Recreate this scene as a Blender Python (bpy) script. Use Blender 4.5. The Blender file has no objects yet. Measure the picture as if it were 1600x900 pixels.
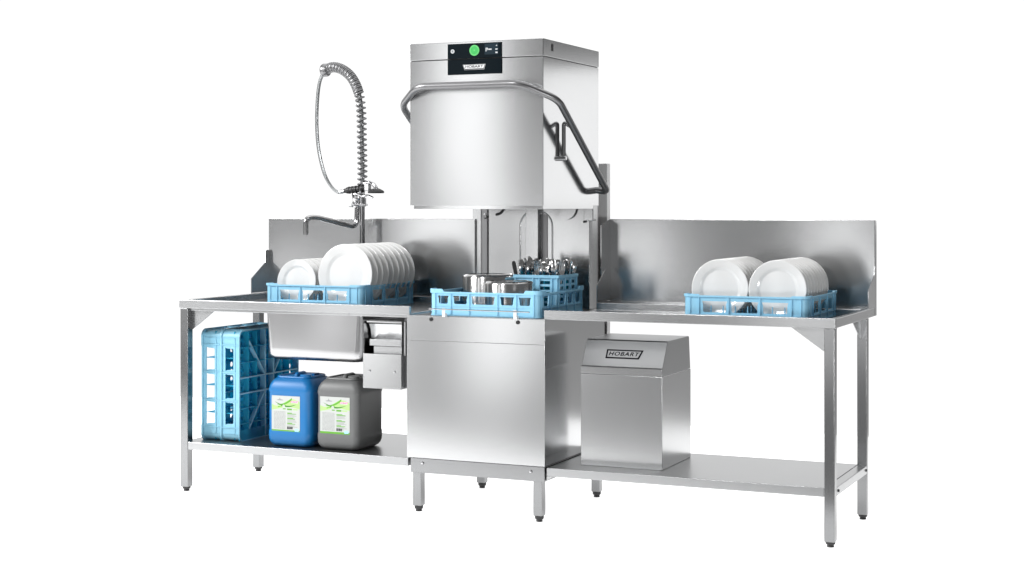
import bpy, bmesh, math, random
from mathutils import Vector, Matrix, Quaternion
random.seed(7)
R = math.radians
scene = bpy.context.scene
COL = scene.collection

# ------------------------------------------------------------------ materials
def new_mat(name):
    m = bpy.data.materials.new(name); m.use_nodes = True
    nt = m.node_tree
    return m, nt, nt.nodes['Principled BSDF']

def steel(name, base=(.56, .565, .57), rough=.3, aniso=.6, grain=(1.2, 1.2, 420), bump=.008, metal=1.0, var=.015, rot=.25):
    m, nt, p = new_mat(name)
    N, L = nt.nodes, nt.links
    p.inputs['Metallic'].default_value = metal
    tc = N.new('ShaderNodeTexCoord'); mp = N.new('ShaderNodeMapping')
    mp.inputs['Scale'].default_value = grain
    L.new(tc.outputs['Object'], mp.inputs['Vector'])
    nz = N.new('ShaderNodeTexNoise'); nz.inputs['Scale'].default_value = 4; nz.inputs['Detail'].default_value = 4
    L.new(mp.outputs['Vector'], nz.inputs['Vector'])
    big = N.new('ShaderNodeTexNoise'); big.inputs['Scale'].default_value = 2.2; big.inputs['Detail'].default_value = 3
    L.new(tc.outputs['Object'], big.inputs['Vector'])
    add = N.new('ShaderNodeMath'); add.operation = 'ADD'
    L.new(nz.outputs['Fac'], add.inputs[0]); L.new(big.outputs['Fac'], add.inputs[1])
    mr = N.new('ShaderNodeMapRange'); mr.inputs['From Min'].default_value = .6; mr.inputs['From Max'].default_value = 1.4
    mr.inputs['To Min'].default_value = max(.02, rough-var); mr.inputs['To Max'].default_value = rough+var
    L.new(add.outputs[0], mr.inputs['Value']); L.new(mr.outputs['Result'], p.inputs['Roughness'])
    mx = N.new('ShaderNodeMix'); mx.data_type = 'RGBA'
    mx.inputs['A'].default_value = (*[c*.985 for c in base], 1); mx.inputs['B'].default_value = (*[min(1, c*1.015) for c in base], 1)
    L.new(nz.outputs['Fac'], mx.inputs['Factor']); L.new(mx.outputs['Result'], p.inputs['Base Color'])
    if aniso:
        p.inputs['Anisotropic'].default_value = aniso
        p.inputs['Anisotropic Rotation'].default_value = rot
        tg = N.new('ShaderNodeTangent'); tg.direction_type = 'RADIAL'; tg.axis = 'Z'
        L.new(tg.outputs['Tangent'], p.inputs['Tangent'])
    if bump:
        b = N.new('ShaderNodeBump'); b.inputs['Strength'].default_value = bump; b.inputs['Distance'].default_value = .002
        L.new(nz.outputs['Fac'], b.inputs['Height']); L.new(b.outputs['Normal'], p.inputs['Normal'])
    return m

def plain(name, col, rough=.5, metal=0.0, emit=0.0, coat=0.0, spec=.5, mottle=.04, scale=30):
    m, nt, p = new_mat(name)
    N, L = nt.nodes, nt.links
    p.inputs['Roughness'].default_value = rough; p.inputs['Metallic'].default_value = metal
    p.inputs['Coat Weight'].default_value = coat; p.inputs['Specular IOR Level'].default_value = spec
    tc = N.new('ShaderNodeTexCoord'); nz = N.new('ShaderNodeTexNoise')
    nz.inputs['Scale'].default_value = scale; nz.inputs['Detail'].default_value = 3
    L.new(tc.outputs['Object'], nz.inputs['Vector'])
    mx = N.new('ShaderNodeMix'); mx.data_type = 'RGBA'
    mx.inputs['A'].default_value = (*[max(0, c*(1-mottle)) for c in col], 1)
    mx.inputs['B'].default_value = (*[min(1, c*(1+mottle)) for c in col], 1)
    L.new(nz.outputs['Fac'], mx.inputs['Factor']); L.new(mx.outputs['Result'], p.inputs['Base Color'])
    if emit:
        p.inputs['Emission Color'].default_value = (*col, 1); p.inputs['Emission Strength'].default_value = emit
    return m

M = {}
M['steel'] = steel('brushed_steel')
M['hood'] = steel('brushed_steel_hood', rough=.2, aniso=.7, var=.015, grain=(2, 2, 700), bump=.008)
M['cab'] = steel('brushed_steel_cabinet', rough=.2, aniso=.35, var=.012, grain=(2, 2, 700), bump=.008)
M['lid'] = steel('brushed_steel_lid', rough=.19, aniso=.5, var=.015, grain=(2, 2, 700), bump=.008)
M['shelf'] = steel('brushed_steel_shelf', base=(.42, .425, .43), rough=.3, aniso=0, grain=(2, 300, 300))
M['panel'] = steel('smooth_steel_panel', base=(.6, .605, .61), rough=.13, aniso=.3, bump=.01, var=.03)
M['splash'] = steel('brushed_steel_splash', base=(.55, .555, .56), rough=.2, aniso=.35, grain=(1.2, 1.2, 400), var=.04)
M['table'] = steel('brushed_steel_table', base=(.48, .485, .49), rough=.27, aniso=.5, grain=(1.5, 300, 300))
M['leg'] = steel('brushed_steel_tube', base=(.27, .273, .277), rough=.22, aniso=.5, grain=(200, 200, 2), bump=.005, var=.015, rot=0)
M['satin'] = steel('satin_sink_steel', base=(.46, .46, .465), rough=.25, aniso=0, grain=(60, 60, 60), bump=0)
M['chrome'] = steel('polished_chrome', base=(.5, .5, .51), rough=.1, aniso=0, bump=0, var=.03)
M['spoutm'] = steel('dark_chrome', base=(.4, .4, .405), rough=.16, aniso=0, bump=0)
M['tube'] = steel('satin_tube_steel', base=(.24, .24, .245), rough=.34, aniso=0, bump=0, var=.03)
M['hosegrey'] = steel('grey_spray_hose', base=(.34, .35, .355), rough=.3, aniso=0, bump=0, var=.05)
M['spring'] = steel('dull_spring_steel', base=(.25, .25, .255), rough=.4, aniso=0, bump=0)
M['pot'] = steel('polished_pot_steel', base=(.6, .6, .6), rough=.2, aniso=.8, grain=(1.5, 1.5, 400), bump=.0, var=.03)
M['cutlery'] = steel('polished_cutlery_steel', base=(.66, .66, .66), rough=.22, aniso=0, bump=0, var=.04)
M['pale'] = plain('pale_satin_panel', (.92, .92, .925), .45, mottle=.01)
M['dark'] = plain('black_plastic', (.012, .012, .013), .45)
M['glass'] = plain('black_glass_panel', (.003, .007, .010), .12, spec=.06)
M['screen'] = plain('dark_blue_screen', (.016, .028, .038), .2, spec=.12)
M['green'] = plain('lit_green_button', (.035, .36, .075), .3, emit=.35)
M['greenring'] = plain('pale_green_ring', (.09, .42, .12), .3, emit=.4)
M['icon'] = plain('pale_grey_icon', (.55, .57, .58), .4, emit=.15)
M['silver'] = plain('silver_badge', (.8, .81, .82), .35, metal=0)
def plastic(name, col, rough, tr):
    m = plain(name, col, rough, mottle=.03)
    nt = m.node_tree; N, L = nt.nodes, nt.links
    p = N['Principled BSDF']; out = N['Material Output']
    t = N.new('ShaderNodeBsdfTranslucent'); t.inputs['Color'].default_value = (*col, 1)
    mx = N.new('ShaderNodeMixShader'); mx.inputs['Fac'].default_value = tr
    L.new(p.outputs[0], mx.inputs[1]); L.new(t.outputs[0], mx.inputs[2]); L.new(mx.outputs[0], out.inputs['Surface'])
    return m
M['rack'] = plastic('light_blue_plastic', (.36, .72, .93), .38, .2)
M['crate'] = plastic('sky_blue_crate_plastic', (.30, .62, .78), .4, .2)
M['rackshade'] = plastic('shaded_blue_plastic', (.05, .58, .76), .38, .6)  # rack blue with the shade of the inner parts put into its colour
M['plate'] = plain('white_glazed_porcelain', (.70, .70, .695), .14, coat=.2, mottle=.01)
M['canblue'] = plain('blue_polyethylene', (.001, .135, .37), .42, mottle=.05)
M['cangrey'] = plain('grey_polyethylene', (.12, .123, .123), .45, mottle=.05)
M['label'] = plain('white_label_paper', (.46, .475, .46), .5, mottle=.02)
M['lgreen'] = plain('green_label_ink', (.10, .33, .02), .5)
M['ldgreen'] = plain('dark_green_label_ink', (.035, .19, .01), .5)
M['lpale'] = plain('pale_green_label_ink', (.36, .55, .2), .5, mottle=.12)
M['lgray'] = plain('grey_label_ink', (.25, .26, .26), .5)
M['lblack'] = plain('black_label_ink', (.015, .015, .018), .6, spec=.1)
M['lred'] = plain('red_label_ink', (.75, .12, .16), .5)
M['lblue'] = plain('pale_blue_label_ink', (.35, .6, .85), .5)
M['llilac'] = plain('lilac_label_ink', (.6, .55, .75), .5)
M['floor'] = plain('glowing_white_ground', (.8, .8, .8), .8, mottle=.005, emit=1.15)  # emission added to wash out ground shadows, no lamp beneath

# ------------------------------------------------------------------ mesh builder
class MB:
    def __init__(self): self.bm = bmesh.new()
    def box(self, x0, y0, z0, x1, y1, z1):
        v = [self.bm.verts.new(p) for p in ((x0,y0,z0),(x1,y0,z0),(x1,y1,z0),(x0,y1,z0),(x0,y0,z1),(x1,y0,z1),(x1,y1,z1),(x0,y1,z1))]
        for f in ((0,3,2,1),(4,5,6,7),(0,1,5,4),(1,2,6,5),(2,3,7,6),(3,0,4,7)): self.bm.faces.new([v[i] for i in f])
        return self
    def prism(self, pts, a, b, axis='y'):
        # 2-D polygon extruded from a to b along an axis
        def P(p, t):
            return {'y': (p[0], t, p[1]), 'x': (t, p[0], p[1]), 'z': (p[0], p[1], t)}[axis]
        A = [self.bm.verts.new(P(p, a)) for p in pts]; B = [self.bm.verts.new(P(p, b)) for p in pts]
        n = len(pts)
        self.bm.faces.new(A[::-1]); self.bm.faces.new(B)
        for i in range(n): self.bm.faces.new((A[i], A[(i+1) % n], B[(i+1) % n], B[i]))
        return self
    def loops(self, rings, closed=True, cap0=True, cap1=True):
        V = [[self.bm.verts.new(p) for p in r] for r in rings]
        n = len(V[0])
        for a, b in zip(V, V[1:]):
            for i in range(n if closed else n-1):
                self.bm.faces.new((a[i], a[(i+1) % n], b[(i+1) % n], b[i]))
        if cap0: self.bm.faces.new(V[0][::-1])
        if cap1: self.bm.faces.new(V[-1])
        return self
    def tube(self, pts, r, n=12, loop=False):
        pts = [Vector(p) for p in pts]
        k = len(pts); rr = r if isinstance(r, (list, tuple)) else [r]*k
        tang = []
        for i in range(k):
            if loop: t = pts[(i+1) % k]-pts[i-1]
            elif i == 0: t = pts[1]-pts[0]
            elif i == k-1: t = pts[-1]-pts[-2]
            else: t = (pts[i+1]-pts[i]).normalized()+(pts[i]-pts[i-1]).normalized()
            tang.append(t.normalized())
        up = Vector((0,0,1)) if abs(tang[0].z) < .9 else Vector((1,0,0))
        nrm = tang[0].cross(up).normalized()
        rings = []
        for i in range(k):
            if i: nrm = (tang[i-1].rotation_difference(tang[i]) @ nrm).normalized()
            bn = tang[i].cross(nrm)
            rings.append([pts[i]+rr[i]*(math.cos(2*math.pi*j/n)*nrm+math.sin(2*math.pi*j/n)*bn) for j in range(n)])
        if loop:
            rings.append(rings[0]); self.loops(rings, True, False, False)
            bmesh.ops.remove_doubles(self.bm, verts=self.bm.verts, dist=1e-7)
        else: self.loops(rings)
        return self
    def lathe(self, prof, n=32, origin=(0,0,0), axis='z', closed=True):
        # prof: (radius, along) ; axis z up or y back
        o = Vector(origin); rings = []
        for r, a in prof:
            ring = []
            for j in range(n):
                t = 2*math.pi*j/n; c, s = math.cos(t)*r, math.sin(t)*r
                ring.append(o+Vector({'z': (c, s, a), 'y': (c, a, -s), 'x': (a, c, s)}[axis]))
            rings.append(ring)
        V = []
        for (r, a), ring in zip(prof, rings):
            if r < 1e-6: V.append([self.bm.verts.new(ring[0])])
            else: V.append([self.bm.verts.new(p) for p in ring])
        for a, b in zip(V, V[1:]):
            for i in range(n):
                j = (i+1) % n
                if len(a) == 1 and len(b) == 1: continue
                if len(a) == 1: self.bm.faces.new((a[0], b[j], b[i]))
                elif len(b) == 1: self.bm.faces.new((a[i], a[j], b[0]))
                else: self.bm.faces.new((a[i], a[j], b[j], b[i]))
        if len(V[0]) > 1: self.bm.faces.new(V[0][::-1])
        if len(V[-1]) > 1: self.bm.faces.new(V[-1])
        return self
    def mesh(self, me, mtx=None):
        n0 = len(self.bm.verts)
        self.bm.from_mesh(me)
        self.bm.verts.ensure_lookup_table()
        if mtx is not None:
            bmesh.ops.transform(self.bm, matrix=mtx, verts=self.bm.verts[n0:])
        return self
    def xform(self, mtx):
        bmesh.ops.transform(self.bm, matrix=mtx, verts=self.bm.verts[:]); return self
    def build(self, name, mat, parent=None, bevel=0, seg=2, smooth=True, ang=35, label=None):
        bmesh.ops.recalc_face_normals(self.bm, faces=self.bm.faces[:])
        o0 = ORG.get(parent.name, Vector()) if parent else Vector()
        if o0.length: bmesh.ops.translate(self.bm, vec=-o0, verts=self.bm.verts[:])
        me = bpy.data.meshes.new(name); self.bm.to_mesh(me); self.bm.free()
        me.materials.append(mat)
        if smooth:
            me.polygons.foreach_set('use_smooth', [True]*len(me.polygons))
            me.set_sharp_from_angle(angle=R(ang))
        o = bpy.data.objects.new(name, me); COL.objects.link(o)
        if parent: o.parent = parent
        ORG[o.name] = o0
        if bevel:
            b = o.modifiers.new('bevel', 'BEVEL'); b.width = bevel; b.segments = seg; b.limit_method = 'ANGLE'; b.angle_limit = R(50)
            b.harden_normals = True
        if label: o['label'] = label
        return o
ORG = {}

def tag(o, label, cat, group=None):
    o['label'] = label; o['category'] = cat
    if group: o['group'] = group
    return o
def thing(name, loc, label, cat, group=None):
    o = bpy.data.objects.new(name, None); COL.objects.link(o); o.location = loc
    o.empty_display_size = .1
    ORG[o.name] = Vector(loc)
    return tag(o, label, cat, group)
def copy_tree(o, parent=None):
    c = o.copy(); COL.objects.link(c)
    if parent: c.parent = parent
    for ch in list(o.children): copy_tree(ch, c)
    return c

def curve_plate(outline, holes, th):
    """flat plate with holes, in local XY, thickness th along Z (0..th)"""
    cu = bpy.data.curves.new('tmp', 'CURVE'); cu.dimensions = '2D'; cu.fill_mode = 'BOTH'; cu.extrude = th/2
    for poly in [outline]+holes:
        sp = cu.splines.new('POLY'); sp.points.add(len(poly)-1); sp.use_cyclic_u = True
        for p, q in zip(sp.points, poly): p.co = (q[0], q[1], 0, 1)
    ob = bpy.data.objects.new('tmp', cu); COL.objects.link(ob)
    bpy.context.view_layer.update()
    me = bpy.data.meshes.new_from_object(ob.evaluated_get(bpy.context.evaluated_depsgraph_get()))
    bpy.data.objects.remove(ob); bpy.data.curves.remove(cu)
    me.transform(Matrix.Translation((0, 0, th/2)))
    return me
def text_mesh(s, size, th=.0006, bold=0, sx=1.0, shear=0, align='CENTER', space=1.0):
    cu = bpy.data.curves.new('tmp', 'FONT'); cu.body = s; cu.size = size; cu.extrude = th/2; cu.offset = bold
    cu.align_x = align; cu.align_y = 'CENTER'; cu.shear = shear; cu.space_character = space
    ob = bpy.data.objects.new('tmp', cu); COL.objects.link(ob)
    bpy.context.view_layer.update()
    me = bpy.data.meshes.new_from_object(ob.evaluated_get(bpy.context.evaluated_depsgraph_get()))
    bpy.data.objects.remove(ob); bpy.data.curves.remove(cu)
    me.transform(Matrix.Diagonal((sx, 1, 1, 1)))
    return me
def face_front(x, y, z):     # local XY plate -> upright plate facing -Y, local +Z towards viewer
    return Matrix.Translation((x, y, z)) @ Matrix.Rotation(R(90), 4, 'X')
def rrect(x0, y0, x1, y1, r, n=5):
    out = []
    for cx, cy, a0 in ((x1-r, y0+r, -90), (x1-r, y1-r, 0), (x0+r, y1-r, 90), (x0+r, y0+r, 180)):
        for i in range(n+1):
            a = R(a0+90*i/n); out.append((cx+r*math.cos(a), cy+r*math.sin(a)))
    return out
def bez(pts, n=8):
    """Catmull-Rom through points"""
    P = [Vector(p) for p in pts]; P = [2*P[0]-P[1]]+P+[2*P[-1]-P[-2]]
    out = []
    for i in range(1, len(P)-2):
        for k in range(n):
            t = k/n; a, b, c, d = P[i-1], P[i], P[i+1], P[i+2]
            out.append(.5*((2*b)+(c-a)*t+(2*a-5*b+4*c-d)*t*t+(3*b-a-3*c+d)*t**3))
    out.append(P[-2]); return out
def fillet(pts, r, n=6):
    P = [Vector(p) for p in pts]; out = [P[0]]
    for i in range(1, len(P)-1):
        a = (P[i-1]-P[i]); b = (P[i+1]-P[i]); rr = min(r, a.length*.49, b.length*.49)
        p0 = P[i]+a.normalized()*rr; p2 = P[i]+b.normalized()*rr
        for k in range(n+1):
            t = k/n; out.append((1-t)**2*p0+2*t*(1-t)*P[i]+t*t*p2)
    out.append(P[-1]); return out

W = .635
# ------------------------------------------------------------------ floor
# plain white ground sheet, glow added so that no shadows show on it
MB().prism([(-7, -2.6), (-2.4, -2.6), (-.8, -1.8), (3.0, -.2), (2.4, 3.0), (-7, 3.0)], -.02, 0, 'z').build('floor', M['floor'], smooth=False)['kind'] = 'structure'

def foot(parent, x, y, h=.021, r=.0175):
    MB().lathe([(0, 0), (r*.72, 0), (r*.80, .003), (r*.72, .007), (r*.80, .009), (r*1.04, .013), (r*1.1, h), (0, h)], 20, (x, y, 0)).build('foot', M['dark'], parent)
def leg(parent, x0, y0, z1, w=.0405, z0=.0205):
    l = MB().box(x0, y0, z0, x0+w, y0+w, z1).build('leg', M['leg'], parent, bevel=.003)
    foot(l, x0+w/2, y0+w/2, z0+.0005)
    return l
def bolt(parent, x, y, z, r=.007, axis='y', mat='chrome', name='bolt'):
    s = -1 if axis == 'y' else 1
    MB().lathe([(0, 0), (r, 0), (r, s*.002), (r*.75, s*.0045), (0, s*.0055)], 16, (x, y, z), axis).build(name, M[mat], parent)

# ------------------------------------------------------------------ dishwasher
dw = thing('dishwasher', (.32, .38, 0), 'tall stainless steel hood type dishwasher with raised hood between two tables', 'dishwasher')
body = MB().box(.003, .006, .231, W-.003, .63, .8285).build('body', M['panel'], dw, bevel=.002)
MB().box(.001, -.001, .2312, W-.001, .005, .7262).build('front_panel', M['cab'], dw, bevel=.0012)
MB().box(.001, -.001, .7272, W-.001, .005, .829).build('upper_front_panel', M['cab'], dw, bevel=.0012)
MB().box(.002, .0055, .8290, W-.002, .70, .8315).build('deck', M['table'], dw)
sk = MB().box(.0175, .0015, .168, W-.003, .56, .2300).build('base_frame', M['leg'], dw, bevel=.002)
MB().box(.0185, .0005, .213, W-.004, .003, .2285).build('frame_flange', M['leg'], sk, bevel=.001)
bolt(sk, .074, .0005, .2095); bolt(sk, .571, .0005, .2075)
for x, y in ((.022, .012), (.577, .012), (.03, .627), (.592, .627)):
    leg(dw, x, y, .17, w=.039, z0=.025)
for px, pz in ((.117, .8165), (.515, .8155)):
    MB().lathe([(0, 0), (.0085, 0), (.0085, -.003), (.006, -.005), (0, -.005)], 16, (px, -.001, pz), 'y').build('plug', M['dark'], dw)
# rear column and inner back wall
MB().box(-.056, .79, .24, .607, .83, 1.485).build('rear_panel', M['pale'], dw, bevel=.002)
MB().box(-.0555, .765, .8320, -.012, .789, 1.45).build('left_post', M['splash'], dw, bevel=.002)
MB().box(.02, .631, .24, .6, .789, .8288).build('rear_cabinet', M['panel'], dw, bevel=.002)
bw = MB().box(.09, .63, .8316, .583, .742, 1.45).build('back_wall', M['splash'], dw, bevel=.002)
arch = []
def arch_pts(x0, x1, z0, z1):
    c, r = (x0+x1)/2, (x1-x0)/2
    return [(x0, z0)]+[(c-r*math.cos(math.pi*i/14), z1-r*.9+r*.9*math.sin(math.pi*i/14)) for i in range(15)]+[(x1, z0)]
pts = arch_pts(.247, .405, .845, 1.272)
MB().tube([(x, .632, z) for x, z in pts], .0048, 12).build('embossed_arch', M['splash'], bw)
MB().box(.289, .596, .832, .349, .6295, 1.40).build('duct', M['splash'], bw, bevel=.002)
MB().box(.353, .6262, .846, .382, .6295, 1.255).build('duct_reflection_strip', M['tube'], bw)  # dark strip standing in for the duct's reflection in the wall
MB().box(.022, .70, .832, .05, .74, 1.42).build('groove_shade_strip', M['tube'], dw, bevel=.002)  # dark strip put in for the shade of the groove beside the wall
MB().lathe([(0, -.03), (.008, -.03), (.013, -.022), (.013, 0), (.009, .005), (.009, .03), (0, .03)], 16, (.07, .66, 1.246), 'y').build('wall_knob', M['tube'], dw)
MB().box(.573, .585, 1.225, .618, .628, 1.32).build('hood_bracket', M['splash'], dw, bevel=.004)
MB().lathe([(0, -.012), (.005, -.012), (.005, .01), (0, .01)], 12, (.58, .585, 1.223), 'y').build('bracket_pin', M['dark'], dw)
MB().lathe([(0, 0), (.055, 0), (.055, .006), (0, .006)], 28, (.47, .615, 1.285), 'y').build('bracket_plate', M['splash'], dw)
MB().tube(bez([(.33, .3, 1.292), (.314, .3, 1.278), (.30, .3, 1.262), (.276, .3, 1.254)]), [.005]*3+[.006]*21+[.003], 10).build('wash_arm', M['dark'], dw)
# hood: shell open underneath
hx0, hx1, hd, hz0, hz1 = .0165, .6265, .63, 1.295, 1.9025
hood = MB()
hood.box(hx0, 0, hz0, hx1, .004, hz1)
hood = hood.build('hood', M['hood'], dw, bevel=.0012)
MB().box(hx1-.004, .0045, hz0, hx1, hd, hz1).build('side_panel', M['panel'], hood)
MB().box(hx0, .0045, hz0, hx0+.004, hd, hz1).build('side_panel', M['panel'], hood)
MB().box(hx0+.0045, hd-.004, hz0, hx1-.0045, hd, hz1).build('rear_wall', M['panel'], hood)
MB().box(hx0+.0045, .0045, 1.80, hx1-.0045, hd-.0045, 1.806).build('ceiling', M['panel'], hood)
lip = MB()
a, b, c, d = hx0+.012, hx1-.006, .010, hd-.05
for q in ((a, c, b, c+.003), (b-.003, c+.0035, b, d), (a, c+.0035, a+.003, d), (a+.0035, d-.003, b-.0035, d)):
    lip.box(q[0], q[1], hz0-.015, q[2], q[3], hz0+.08)
lip.build('inner_rim', M['panel'], hood, bevel=.0008)
lid = MB().box(hx0-.001, -.001, 1.9055, hx1+.001, hd+.003, 1.9775).build('top_cover', M['lid'], dw, bevel=.003, seg=3)
MB().box(hx0+.004, .004, 1.9026, hx1-.004, hd-.004, 1.9054).build('cover_gap', M['dark'], lid)
MB().box(hx1+.0012, .083, 1.932, hx1+.0016, .105, 1.962).build('key_slot', M['dark'], lid)
# control panel
cp = MB().box(.195, -.0045, 1.9062, .443, -.0012, 1.9685).build('control_panel', M['glass'], dw, bevel=.0008)
np_ = MB().box(.195, -.0045, 1.8395, .443, -.0005, 1.9018).build('nameplate_panel', M['glass'], dw, bevel=.0008)
def disc(parent, name, mat, x, z, r, y=-.0046, t=.0008, n=36, r0=0):
    if r0: MB().lathe([(r0, 0), (r, 0), (r, -t), (r0, -t), (r0, 0)], n, (x, y, z), 'y').build(name, M[mat], parent)
    else: MB().lathe([(0, 0), (r, 0), (r, -t), (0, -t)], n, (x, y, z), 'y').build(name, M[mat], parent)
disc(cp, 'start_button', 'green', .319, 1.9385, .0165)
disc(cp, 'button_ring', 'greenring', .319, 1.9385, .0225, r0=.0172)
disc(cp, 'button_mark', 'greenring', .319, 1.9385, .004, y=-.0055)
disc(cp, 'power_symbol', 'icon', .2185, 1.9375, .0085, r0=.0045)
sc_ = MB().box(.366, -.0052, 1.919, .428, -.0046, 1.9645).build('display', M['screen'], cp)
ic = MB()
for q in ((.371, 1.932, .374, 1.947), (.374, 1.944, .380, 1.947), (.378, 1.9385, .381, 1.945), (.374, 1.9372, .380, 1.9395), (.383, 1.938, .398, 1.9425)):
    ic.box(q[0], -.0056, q[1], q[2], -.0052, q[3])
ic.build('program_icon', M['icon'], cp)
ic = MB()
ic.prism([(.417, 1.953), (.4235, 1.953), (.4202, 1.958)], -.0056, -.0052)
ic.box(.415, -.0056, 1.938, .425, -.0052, 1.942); ic.box(.4155, -.0056, 1.9235, .425, -.0052, 1.929)
ic.build('menu_icons', M['icon'], cp)
# silver badge with trapezoid ends
zc = 1.8712
MB().prism([(.266, 1.880), (.370, 1.8805), (.3635, 1.8585), (.2735, 1.858)], -.0052, -.0046).build('badge', M['icon'], np_)
MB().prism([(.2675, 1.8790), (.3685, 1.8795), (.3623, 1.8595), (.2747, 1.8590)], -.0055, -.0053).build('badge_frame', M['lblack'], np_)
MB().prism([(.2695, 1.8782), (.3665, 1.8787), (.3608, 1.8632), (.2762, 1.8628)], -.0059, -.0056).build('badge_field', M['silver'], np_)
MB().mesh(text_mesh('HOBART', .0148, .0004, bold=.0002, sx=1.4), face_front(.3185, -.0062, zc-.0004)).build('badge_lettering', M['lblack'], np_)
# hood handle, a tilted U of tube
k = -.656
zt = lambda y: 1.790+k*(y+.072)
yF = -.072
path = [(hx0, .590, 1.356), (-.042, .590, zt(.590)), (-.042, .035, zt(.035)), (.085, yF, zt(yF)), (.553, yF, zt(yF)), (.683, .025, zt(.025)), (.683, .592, zt(.592)), (hx1, .605, 1.362)]
hp = fillet(path, .045, 7)
hd_ = MB().tube(hp, .0145, 16).build('hood_handle', M['tube'], dw)
MB().tube(fillet([(.683, .19, zt(.19)), (.641, .187, 1.642), (.641, .187, 1.484)], .014), .0085, 12).build('link', M['tube'], hd_)
MB().lathe([(0, 0), (.011, 0), (.011, .034), (.008, .038), (0, .038)], 16, (hx1-.012, .187, 1.492), 'x').build('link_bolt', M['chrome'], hd_)
MB().lathe([(0, 0), (.012, 0), (.012, .008), (.008, .012), (0, .012)], 16, (hx1+.0005, .604, 1.360), 'x').build('pivot', M['tube'], hd_)
# guide bar for the rack in front of the wash opening
gb = MB().tube([(.118, -.026, .8625), (.577, -.026, .8605)], .0028, 8).build('rack_guide', M['chrome'], dw)
for x in (.185, .511):
    MB().box(x-.007, -.0235, .842, x+.007, -.0195, .867).box(x-.005, -.0195, .842, x+.005, -.0015, .845).box(x-.007, -.0225, .830, x+.007, -.0015, .8418).build('guide_clip', M['silver'], gb)

# ------------------------------------------------------------------ tables
ZT, ZB, ZS = .868, .830, .838
def gusset_plate(parent, pts, a, b, axis):
    MB().prism(pts, a, b, axis).build('corner_bracket', M['table'], parent)
SPF, SPB = .752, .786
# left (inlet) table with the sink
lt = thing('sink_table', (-.58, .38, 0), 'stainless steel left hand table with sink bowl, backsplash and lower shelf', 'table')
tp = MB()
TLX = -1.1685
tp.box(TLX, .008, ZB, .008, .026, ZT)                     # front apron / rim
tp.box(TLX, .0262, ZB, TLX+.032, .70, ZT-.001)              # left rim
tp.box(TLX, .7002, ZB, -.037, SPF-.0005, ZT-.0005)         # rear rim
sx0, sx1, sy0, sy1 = -.75, -.295, .12, .56
for q in ((TLX+.0322, .0262, sx0, .70), (sx1, .0262, .006, .70), (sx0+.0002, .0262, sx1-.0002, sy0), (sx0+.0002, sy1, sx1-.0002, .70)):
    tp.box(q[0], q[1], ZS-.02, q[2], q[3], ZS)
tp.build('tabletop', M['table'], lt, bevel=.0025)
MB().box(TLX-.0005, SPF, ZB, -.037, SPB, 1.232).build('backsplash', M['splash'], lt, bevel=.003)
MB().prism(\
           [(.594, .8685), (.594, .939), (.713, 1.010), (.716, 1.016), (.716, 1.058), (.722, 1.070), (.735, 1.075), (SPF-.0005, 1.074), (SPF-.0005, .8685)], TLX-.0003, TLX+.003, 'x').build('splash_end', M['satin'], lt)
# sink bowl
sk = MB(); rings = []
def sring(i, z, r): return [(x, y, z) for x, y in rrect(-.775+i, .102+i, -.272-i, .575-i, r, 7)]
rings.append(sring(0, ZB-.001, .03)); rings.append(sring(.001, .76, .036)); rings.append(sring(.003, .66, .040))
for a in range(1, 9):
    t = R(90*a/8); rr = .032
    rings.append(sring(.004+rr*(1-math.cos(t)), .637-rr*math.sin(t), .041))
sk.loops(rings, True, False, True).build('sink_bowl', M['satin'], lt, ang=60)
MB().box(-.30, .30, .575, -.235, .36, .604).build('drain_bracket', M['tube'], lt, bevel=.004)
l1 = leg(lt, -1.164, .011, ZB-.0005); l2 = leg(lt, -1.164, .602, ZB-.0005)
gusset_plate(lt, [(-1.1232, ZB-.0005), (-.985, ZB-.0005), (-1.118, .732), (-1.1232, .732)], .040, .044, 'y')
gusset_plate(lt, [(.0525, ZB-.0005), (.17, ZB-.0005), (.06, .74), (.0525, .74)], -1.15, -1.146, 'x')
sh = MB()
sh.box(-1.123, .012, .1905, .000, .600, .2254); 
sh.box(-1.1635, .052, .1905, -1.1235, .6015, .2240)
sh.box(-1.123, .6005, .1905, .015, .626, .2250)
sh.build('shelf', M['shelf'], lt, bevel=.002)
# waste drawer unit hung under the table beside the machine
du = MB()
du.box(-.236, .05, .509, -.2345, .42, .800).box(-.0515, .05, .509, -.050, .42, .800)
du.box(-.2343, .05, .7985, -.0517, .42, .800).box(-.2343, .40, .51, -.0517, .4015, .7983).box(-.2343, .054, .5095, -.0517, .40, .511)
du = du.build('waste_unit', M['table'], lt, bevel=.0006)
fp = MB().box(-.2362, .044, .508, -.0498, .0495, .657).build('drawer_front', M['cab'], du, bevel=.001)
for x in (-.203, -.083): bolt(fp, x, .044, .583, .006)
MB().prism([(.06, .7955), (.085, .788), (.10, .76), (.105, .725), (.13, .705), (.13, .7), (.10, .72), (.095, .757), (.08, .783), (.06, .7905)], -.226, -.0535, 'x').build('chute', M['hood'], du)
MB().prism([(.22, .70), (.22, .79), (.225, .79), (.225, .70)], -.23, -.058, 'x').build('chute_back', M['hood'], du)
MB().box(-.213, .058, .690, -.056, .20, .719).build('tray_rim', M['table'], du, bevel=.003)
MB().box(-.197, .066, .5115, -.056, .20, .6895).build('tray', M['table'], du, bevel=.003)
MB().box(-.0455, .06, .652, -.038, .075, .797).build('runner', M['table'], du)
MB().box(-.0495, .075, .515, -.035, .40, .81).build('mounting_plate', M['tube'], du)
MB().prism([(-.06, .5075), (-.004, .5075), (-.004, .475), (-.02, .48)], .2, .26, 'y').build('support_bracket', M['table'], du)

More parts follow.
